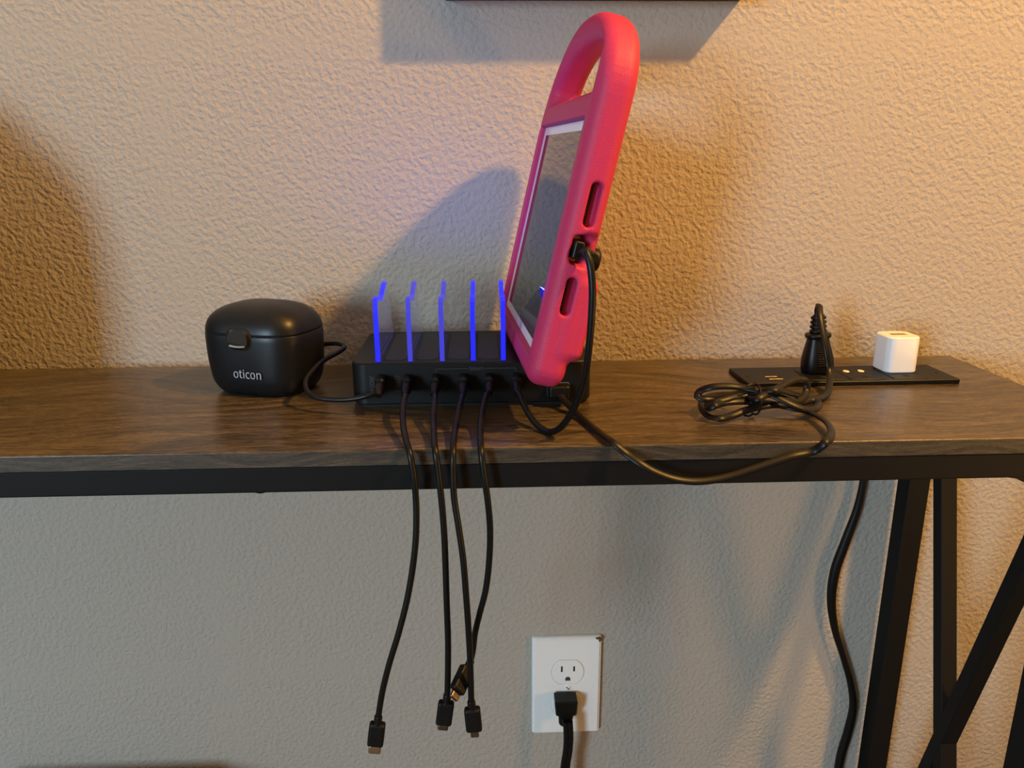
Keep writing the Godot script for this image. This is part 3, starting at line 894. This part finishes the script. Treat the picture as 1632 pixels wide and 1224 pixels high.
func charging_station() -> void:
	var org := Vector3(-0.0090, 0.0, 0.0)
	var t := thing("charging_station", "black multi-port charging station with five blue-lit clear dividers, between the case and the tablet", "charger", org)
	var top := 0.0327
	# body: rounded slab standing on a slightly smaller foot
	var foot := MB.new()
	foot.prism(rrect(0.166, 0.104, 0.010, 6), 0.0, 0.0026, 0.0, Transform3D(Basis(Vector3.RIGHT, -PI * 0.5), Vector3(0, 0, 0.0955)))
	obj("foot", foot, mats.groove, t)
	var b := MB.new()
	b.prism(rrect(0.1725, 0.1095, 0.0115, 10), 0.0022, top, 0.0009, Transform3D(Basis(Vector3.RIGHT, -PI * 0.5), Vector3(0, 0, 0.0953)), 30)
	obj("body", b, mats.plastic, t)
	var led := glow("blue_led_edge", Color(0.10, 0.12, 1.0), 1.35)
	var pale := glow("pale_blue_led_edge", Color(0.30, 0.29, 0.95), 0.7)
	var prof := divider_profile()
	var xs := [-0.0757, -0.0528, -0.0300, -0.0078, 0.0137]
	for i in 5:
		var x: float = xs[i] - org.x
		var d := Node3D.new()
		d.name = "divider"
		t.add_child(d, true)
		d.position = Vector3(x, top, 0.1452)
		# profile plane: local x -> -z, local y -> y, thickness along x
		var xf := Transform3D(Basis(Vector3(0, 0, -1), Vector3(0, 1, 0), Vector3(1, 0, 0)), Vector3.ZERO)
		var pl := MB.new()
		pl.prism(prof, -0.0015, 0.0015, 0.0, xf)
		obj("pane", pl, mats.acrylic, d)
		# glowing rim: a thin band that follows the front and top edge
		var rim := MB.new()
		var th := 0.0016
		var ins := 0.0016
		for k in 12:
			var p0: Vector2 = prof[k]
			var p1: Vector2 = prof[k + 1]
			var n0 := Vector2.ZERO
			var n1 := Vector2.ZERO
			var e := (p1 - p0).normalized()
			var nn := Vector2(-e.y, e.x)
			var ep := e if k == 0 else (p0 - prof[k - 1]).normalized()
			var ex := e if k == 11 else (prof[k + 2] - p1).normalized()
			n0 = (nn + Vector2(-ep.y, ep.x)).normalized()
			n1 = (nn + Vector2(-ex.y, ex.x)).normalized()
			var o0 := p0 + n0 * 0.0003
			var o1 := p1 + n1 * 0.0003
			var i0 := p0 - n0 * ins
			var i1 := p1 - n1 * ins
			var a := func(q: Vector2, z: float): return xf * Vector3(q.x, q.y, z)
			rim.flat_quad(a.call(o0, -th), a.call(o1, -th), a.call(o1, th), a.call(o0, th), xf.basis * Vector3(nn.x, nn.y, 0))
			rim.flat_quad(a.call(i0, -th), a.call(i1, -th), a.call(i1, th), a.call(i0, th), xf.basis * Vector3(-nn.x, -nn.y, 0))
			for s in [-1.0, 1.0]:
				rim.flat_quad(a.call(i0, s * th), a.call(i1, s * th), a.call(o1, s * th), a.call(o0, s * th), xf.basis * Vector3(0, 0, s))
		obj("led_edge", rim, pale if i == 1 or i == 2 else led, d)
		var foot_l := MB.new()
		foot_l.rbox(Vector3(0, 0.0004, -0.047), Vector3(0.0010, 0.0010, 0.084), 0.0003, 1)
		obj("led_slot", foot_l, glow("dim_led_slot", Color(0.22, 0.20, 0.75), 0.30), d)
		# the glow that the lit top edge throws up the wall
		var gl := AreaLight3D.new()
		gl.name = "divider_led_light"
		gl.area_size = Vector2(0.0024, 0.040)
		gl.light_color = Color(0.20, 0.22, 1.0)
		gl.light_energy = 0.0028
		gl.area_range = 3.0
		gl.area_attenuation = 2.0
		gl.shadow_enabled = true
		d.add_child(gl, true)
		gl.position = Vector3(0, 0.0498, -0.0420)
		gl.rotation.x = PI * 0.5
	for i in 4:
		var x: float = (xs[i] + xs[i + 1]) * 0.5 - org.x
		var g := MB.new()
		var fl := Transform3D(Basis(Vector3.RIGHT, -PI * 0.5), Vector3(x, top, 0.0955))
		g.prism(rrect(0.0168, 0.0915, 0.0050, 6), -0.001, 0.00012, 0.0, fl)
		obj("pad_groove", g, mats.groove, t)
		g = MB.new()
		g.prism(rrect(0.0160, 0.0907, 0.0046, 6), -0.001, 0.00045, 0.0002, fl)
		obj("pad", g, mats.pad, t)
	# ports behind the plugs, a power socket at the right
	for x in [-0.0732, -0.0547, -0.0349, -0.0153, 0.0030, 0.0223]:
		var p := MB.new()
		p.prism(rrect(0.0078, 0.0134, 0.0026, 5), -0.001, 0.00015, 0.0, Transform3D(Basis(), Vector3(x - org.x, 0.0188, 0.15)))
		obj("port", p, mats.dark_hole, t)
	var ps := MB.new()
	ps.prism(rrect(0.0165, 0.0110, 0.0022, 5), -0.001, 0.0006, 0.0002, Transform3D(Basis(), Vector3(0.0530 - org.x, 0.0115, 0.15)))
	obj("power_socket", ps, mats.faint, t)
	ps = MB.new()
	ps.prism(rrect(0.0155, 0.0100, 0.0018, 5), -0.001, 0.0008, 0.0, Transform3D(Basis(), Vector3(0.0530 - org.x, 0.0115, 0.15)))
	obj("socket_recess", ps, mats.dark_hole, t)
	var fz := 0.15005
	for q in [["120W", -0.0799, 0.0178, 0.0045, 1.0], ["10WATT", -0.0618, 0.0178, 0.0045, 0.75]]:
		var tx := lettering(q[0], q[3], 0.0002, mats.faint, t)
		tx.position = Vector3(q[1] - org.x, q[2], fz)
		tx.rotation.z = PI * 0.5
		tx.scale = Vector3(q[4], 1, 1)
	var sm := lettering("Smart", 0.0037, 0.0002, mats.faint, t)
	sm.position = Vector3(-0.0058 - org.x, 0.0281, fz)
	var br := MB.new()
	for q in [[-0.0230, 0.0281, 0.0228, 0.0003], [0.0112, 0.0281, 0.0222, 0.0003]]:
		br.rbox(Vector3(q[0] - org.x, q[1], fz), Vector3(q[2], q[3], 0.0002), 0.00005, 1)
	for x in [-0.0344, 0.0223]:
		br.rbox(Vector3(x - org.x, 0.0265, fz), Vector3(0.0003, 0.0035, 0.0002), 0.00005, 1)
	obj("printed_bracket", br, mats.faint, t)

func power_cord() -> void:
	var at := Vector3(0.053, 0.0115, 0.151)
	var t := thing("station_power_cord", "flat black power cord tied in a coil and plugged into the outlet strip", "cord", at)
	var b := MB.new()
	b.rbox(Vector3(0.0, 0.0, 0.0035), Vector3(0.0150, 0.0096, 0.009), 0.002, 3)
	obj("socket_plug", b, mats.cord, t)
	var pts := POWER_FRONT.duplicate()
	pts[0] = at + Vector3(0, -0.001, 0.006)
	pts.append_array(COIL)
	var p := smooth_path(pts, 0.002)
	for i in p.size():
		p[i] -= at
	b = MB.new()
	b.tube(p, 0.0027, 0.0014, Vector3(0.1, 0.75, 0.65), 12)
	obj("cord", b, mats.cord, t)
	# wire tie round the bundle
	b = MB.new()
	var ring := PackedVector3Array()
	for k in 33:
		var a := TAU * k / 32.0
		ring.append(Vector3(0.1845 + 0.0012 * cos(a), 0.0128 + 0.0108 * sin(a), 0.1845 + 0.0095 * cos(a)) - at)
	b.tube(ring, 0.0007, 0.0007, Vector3.RIGHT, 8)
	for s in [-1, 1]:
		b.tube(PackedVector3Array([Vector3(0.1840, 0.0128 + s * 0.0105, 0.1850) - at, Vector3(0.1800, 0.0128 + s * 0.0112, 0.1880) - at, Vector3(0.1765, 0.0128 + s * 0.0104, 0.1885) - at]), 0.0007, 0.0007, Vector3.RIGHT, 8)
	obj("wire_tie", b, mats.cord, t)
	# plug standing in the strip
	var pl := Node3D.new()
	pl.name = "plug"
	t.add_child(pl, true)
	pl.position = Vector3(0.2707, 0.0052, 0.0850) - at
	pl.rotation.z = 0.075
	b = MB.new()
	b.lathe([Vector2(0.0116, 0.0), Vector2(0.0123, 0.0010), Vector2(0.0124, 0.0065), Vector2(0.0118, 0.0120), Vector2(0.0103, 0.0185), Vector2(0.0088, 0.0240), Vector2(0.0081, 0.0275)], 40, 1.0, 0.8, Transform3D(), 2.8)
	obj("grip", b, mats.cord, pl)
	b = MB.new()
	b.lathe([Vector2(0.0081, 0.0272), Vector2(0.0098, 0.0284), Vector2(0.0101, 0.0300), Vector2(0.0096, 0.0312), Vector2(0.0064, 0.0318)], 40, 1.0, 0.8, Transform3D(), 2.6)
	obj("collar", b, mats.cord, pl)
	b = MB.new()
	for k in 7:
		b.rbox(Vector3(0.0005, 0.0065 + k * 0.0018, 0.0094 - k * 0.00022), Vector3(0.0075, 0.0008, 0.0024), 0.0003, 1)
	obj("grip_ridges", b, mats.cord, pl)
	for k in 4:
		b = MB.new()
		var y := 0.0318 + k * 0.0036
		var r := 0.0069 - k * 0.0003
		b.lathe([Vector2(r - 0.0016, y), Vector2(r, y + 0.0006), Vector2(r, y + 0.0022), Vector2(r - 0.0016, y + 0.0030), Vector2(r - 0.0016, y + 0.0037)], 28, 1.0, 0.8)
		obj("strain_relief_rib", b, mats.cord, pl)
	for s in [-1, 1]:
		obj("prong", box(Vector3(s * 0.0063, -0.0010, 0.004), Vector3(0.0015, 0.0030, 0.0050), 0.0003, 1), mats.tin, pl)

# ---------------------------------------------------------------- outlet strip in the table top
func power_strip() -> void:
	var t := thing("outlet_strip", "black flush outlet strip with three sockets and a USB port, set in the table top", "power strip", Vector3(0.2892, 0.0, 0.0890), deg_to_rad(0.8))
	var H := 0.0036
	var fl := Basis(Vector3.RIGHT, -PI * 0.5)
	var b := MB.new()
	b.prism(rrect(0.1700, 0.0470, 0.0012, 3), 0.0, H, 0.0005, Transform3D(fl, Vector3.ZERO))
	obj("face_plate", b, mats.plastic, t)
	# USB port: dark slot with a metal rim and tongue
	var u := Node3D.new()
	u.name = "usb_port"
	t.add_child(u, true)
	u.position = Vector3(-0.0595, H, 0.0085)
	obj("slot", box(Vector3(0, 0, 0), Vector3(0.0125, 0.0005, 0.0125), 0.0002, 1), mats.dark_hole, u)
	obj("metal_rim", box(Vector3(0, 0.0003, 0.0056), Vector3(0.0112, 0.0006, 0.0008), 0.0002, 1), mats.tin, u)
	obj("tongue", box(Vector3(-0.001, 0.0003, -0.0020), Vector3(0.0100, 0.0006, 0.0016), 0.0002, 1), mats.tin, u)
	for i in 3:
		var s := Node3D.new()
		s.name = "socket"
		t.add_child(s, true)
		s.position = Vector3([-0.0200, 0.0130, 0.0470][i], H, 0.0035)
		b = MB.new()
		b.prism(rrect(0.0290, 0.0330, 0.0008, 2), -0.001, 0.0001, 0.0, Transform3D(fl, Vector3.ZERO))
		obj("groove", b, mats.groove, s)
		b = MB.new()
		b.prism(rrect(0.0272, 0.0312, 0.0008, 2), -0.001, 0.0005, 0.0003, Transform3D(fl, Vector3.ZERO))
		obj("insert", b, mats.plastic, s)
		for q in [-1, 1]:
			obj("blade_slot", box(Vector3(q * 0.0062, 0.0004, -0.0050), Vector3(0.0050, 0.0005, 0.0075), 0.0002, 1), mats.dark_hole, s)
			b = MB.new()
			b.lathe([Vector2(0.0023, 0.0), Vector2(0.0022, 0.0006), Vector2(0.0, 0.0008)], 14, 1.0, 1.5, Transform3D(Basis(), Vector3(q * 0.0062 - 0.0010, 0.0004, -0.0075)))
			obj("contact", b, mats.brass, s)
		b = MB.new()
		b.lathe([Vector2(0.0026, 0.0), Vector2(0.0026, 0.0007), Vector2(0.0, 0.0007)], 16, 1, 1, Transform3D(Basis(), Vector3(0.0005, 0.0, 0.0080)))
		obj("ground_hole", b, mats.dark_hole, s)
	for x in [-0.0785, 0.0775]:
		b = MB.new()
		b.lathe([Vector2(0.0020, 0.0), Vector2(0.0018, 0.0005), Vector2(0.0, 0.0007)], 14, 1, 1, Transform3D(Basis(), Vector3(x, H - 0.0002, 0.0030)))
		obj("screw", b, mats.groove, t)

func charger_cube() -> void:
	var t := thing("charger_cube", "small white cube USB charger plugged into the right socket of the outlet strip", "charger", Vector3(0.3372, 0.0042, 0.0795), deg_to_rad(1.0))
	var b := MB.new()
	b.prism(rrect(0.0268, 0.0268, 0.0065, 8), 0.0, 0.0292, 0.0008, Transform3D(Basis(Vector3.RIGHT, -PI * 0.5), Vector3.ZERO), 30)
	obj("body", b, mats.white, t)
	obj("usb_port", box(Vector3(0, 0.0292, 0.0), Vector3(0.0125, 0.0005, 0.0055), 0.0002, 1), mat("port_grey", Color(0.52, 0.47, 0.38), 0.6), t)
	for s in [-1, 1]:
		obj("prong", box(Vector3(s * 0.0062, 0.0, 0.0), Vector3(0.0015, 0.002, 0.005), 0.0003, 1), mats.tin, t)

# ---------------------------------------------------------------- tablet in a pink foam case
const TAB_L := 0.1765     # opening along the tablet (from the camera towards the wall)
const TAB_S := 0.1480     # opening height

func tablet_frame() -> Transform3D:
	# local x towards the camera, y up the screen, z out of the screen
	var U := Vector3(-0.0731, 0.0169, -0.9972)
	var V := Vector3(0.2227, 0.9749, 0.0002)
	var N := Vector3(-0.9721, 0.2221, 0.0750)
	return Transform3D(Basis(-U, V, N).orthonormalized(), Vector3(0.0320, 0.0495, 0.2050))

func sd_poly(p: Vector2, q: PackedVector2Array) -> float:
	var d := INF
	var s := 1.0
	var k := q.size()
	var j := k - 1
	for i in k:
		var e := q[j] - q[i]
		var w := p - q[i]
		var b := w - e * clampf(w.dot(e) / e.length_squared(), 0.0, 1.0)
		d = minf(d, b.length_squared())
		var c1 := p.y >= q[i].y
		var c2 := p.y < q[j].y
		var c3 := e.x * w.y > e.y * w.x
		if (c1 and c2 and c3) or (not c1 and not c2 and not c3):
			s = -s
		j = i
	return s * sqrt(d)

func case_outline() -> PackedVector2Array:
	# rounded bottom, straight sides, then the carry handle's arch: fuller towards the camera
	var q := PackedVector2Array()
	var u0 := -0.0170
	var u1 := 0.1850
	var r := 0.012
	for c in [[u0 + r, PI], [u1 - r, PI * 1.5]]:
		for k in 6:
			var a: float = c[1] + k / 5.0 * PI * 0.5
			q.append(Vector2(c[0] + cos(a) * r, -0.0160 + r + sin(a) * r))
	var uc := 0.0840
	for k in 41:
		var a := PI * k / 40.0
		var c := cos(a)
		if c > 0.0:
			q.append(Vector2(uc + (u1 - uc) * c, 0.132 + 0.0855 * sin(a)))
		else:
			q.append(Vector2(uc + (uc - u0) * -pow(-c, 2.0 / 2.3), 0.162 + 0.0555 * pow(sin(a), 2.0 / 2.3)))
	return q

func handle_hole() -> PackedVector2Array:
	var c := [Vector3(0.151, 0.1650, 0), Vector3(0.1535, 0.1715, 0), Vector3(0.147, 0.1805, 0), Vector3(0.130, 0.1900, 0), Vector3(0.105, 0.1965, 0), Vector3(0.075, 0.1985, 0), Vector3(0.045, 0.1970, 0), Vector3(0.020, 0.1935, 0), Vector3(0.006, 0.1885, 0), Vector3(0.001, 0.1820, 0), Vector3(0.001, 0.1650, 0)]
	var q := PackedVector2Array()
	for p in smooth_path(c, 0.005):
		q.append(Vector2(p.x, p.y))
	return q

func rbox_sd(p: Vector3, c: Vector3, h: Vector3, r: float) -> float:
	var q := (p - c).abs() - h + Vector3(r, r, r)
	return Vector3(maxf(q.x, 0), maxf(q.y, 0), maxf(q.z, 0)).length() + minf(maxf(q.x, maxf(q.y, q.z)), 0.0) - r

func smin(a: float, b: float, k: float) -> float:
	var h := maxf(k - absf(a - b), 0.0) / k
	return minf(a, b) - h * h * k * 0.25

func case_mesh() -> MB:
	var h := 0.00145
	var lo := Vector3(-0.1905, -0.021, -0.034)      # local x = -u
	var hi := Vector3(0.0225, 0.2235, 0.0095)
	var nx := int((hi.x - lo.x) / h) + 1
	var ny := int((hi.y - lo.y) / h) + 1
	var nz := int((hi.z - lo.z) / h) + 1
	var outer := case_outline()
	var hole := handle_hole()
	var f := PackedFloat32Array()
	f.resize(nx * ny * nz)
	var zs := PackedFloat32Array()
	var nc := -0.00785
	var hn := 0.01185
	var r := 0.0085
	for j in ny:
		for i in nx:
			var x := lo.x + i * h
			var y := lo.y + j * h
			var p2 := Vector2(-x, y)
			var d2 := sd_poly(p2, outer)
			var dh := sd_poly(p2, hole) if y > 0.13 else 1.0
			var dopen := maxf(absf(-x - TAB_L * 0.5) - TAB_L * 0.5, absf(y - TAB_S * 0.5) - TAB_S * 0.5)
			var near := x > -0.075
			for k in nz:
				var z := lo.z + k * h
				# slab with rounded rims
				var qx := d2 + r
				var qy := absf(z - nc) - hn + r
				var d := Vector2(maxf(qx, 0), maxf(qy, 0)).length() + minf(maxf(qx, qy), 0.0) - r
				if y > 0.13:
					# handle hole, rims rounded
					var hx := -dh + 0.008
					var dd := Vector2(maxf(hx, 0), maxf(absf(z - nc) - hn + 0.008, 0)).length() + minf(maxf(hx, absf(z - nc) - hn + 0.008), 0.0) - 0.008
					d = maxf(d, dd)
				if near and d < 0.02:
					d = smin(d, rbox_sd(Vector3(x, y, z), Vector3(-0.0190, 0.0310, -0.0180), Vector3(0.0355, 0.0265, 0.0088), 0.006), 0.005)
				if d > -0.02:
					# the opening over the screen
					d = maxf(d, -maxf(dopen, -0.0032 - z))
					if x > -0.012:
						var p := Vector3(x, y, z)
						var s1 := Vector2(maxf(absf(y - 0.0997) - 0.0100, 0), z + 0.0098).length() - 0.0033
						var s2 := Vector2(maxf(absf(y - 0.0440) - 0.0088, 0), z + 0.0087).length() - 0.0031
						var cut := maxf(minf(s1, s2), 0.0085 - x)
						d = -smin(-d, cut, 0.0014)
						d = -smin(-d, rbox_sd(p, Vector3(0.0160, 0.0725, -0.0083), Vector3(0.0140, 0.0088, 0.0048), 0.003), 0.0014)
						# shallow saddle from the port to the back
						d = -smin(-d, rbox_sd(p, Vector3(0.0235, 0.0730, -0.0200), Vector3(0.0120, 0.0095, 0.0110), 0.004), 0.0035)
				f[k * nx * ny + j * nx + i] = d
	var b := MB.new()
	b.nets(f, nx, ny, nz, lo, h)
	return b

func tablet() -> void:
	var t := thing("tablet", "tablet in a pink foam case with a carry handle, standing upright on the charging station", "tablet")
	t.transform = tablet_frame()
	obj("case", case_mesh(), mats.pink, t)
	obj("body", box(Vector3(-TAB_L * 0.5, TAB_S * 0.5, -0.0048), Vector3(TAB_L + 0.004, TAB_S + 0.003, 0.0072), 0.0015, 2), mats.gold, t)
	var bz := obj("bezel", box(Vector3(-TAB_L * 0.5, TAB_S * 0.5, -0.0012), Vector3(TAB_L - 0.0004, TAB_S - 0.0004, 0.0012), 0.0004, 2), mats.bezel, t)
	obj("screen", box(Vector3(-TAB_L * 0.5 + 0.0005, TAB_S * 0.5, -0.0006), Vector3(TAB_L - 0.0230, TAB_S - 0.0130, 0.0004), 0.0001, 1), mats.screen, t)
	bz.set_meta("label", "white bezel")
	for q in [[0.0997, -0.0088, 13], [0.0440, -0.0077, 11]]:
		var gr := Node3D.new()
		gr.name = "speaker_grille"
		t.add_child(gr, true)
		var n: int = q[2]
		obj("backing", box(Vector3(0.0085, q[0], q[1] + 0.0006), Vector3(0.0014, n * 0.00190, 0.0032), 0.0003, 1), mat("shaded_grille_brown", Color(0.27, 0.15, 0.14), 0.5), gr)  # dark plate: shade on the gold tablet edge, put into its colour
		for k in n:
			var b := MB.new()
			b.lathe([Vector2(0.00070, -0.0003), Vector2(0.00070, 0.0002), Vector2(0.0, 0.0002)], 8, 1, 1, Transform3D(Basis(Vector3.BACK, -PI * 0.5), Vector3(0.0093, q[0] + (k - (n - 1) * 0.5) * 0.0018, q[1] + 0.0009)))
			obj("hole", b, mats.dark_hole, gr)
	for y in [0.0658, 0.0792]:
		obj("gold_edge", box(Vector3(0.0040, y, -0.0072), Vector3(0.0050, 0.0038, 0.0056), 0.0015, 3), mats.gold, t)
	var kb := MB.new()
	kb.lathe([Vector2(0.0, -0.004), Vector2(0.0068, -0.004), Vector2(0.0076, -0.0025), Vector2(0.0076, 0.0034), Vector2(0.0060, 0.0050), Vector2(0.0, 0.0054)], 28, 1, 1, Transform3D(Basis(Vector3.RIGHT, -PI * 0.5), Vector3(-0.012, 0.0665, -0.0235)))
	obj("stand_knob", kb, mats.plastic, t)

func _ready() -> void:
	camera_and_light()
	make_materials()
	room()
	lamps()
	console_table()
	wall_frame()
	charging_station()
	tablet()
	charging_case()
	power_strip()
	charger_cube()
	wall_outlet()
	power_cord()
	cables()
	wall_cord()
	outlet_cord()
	stored_box()
	added_shade_vase()
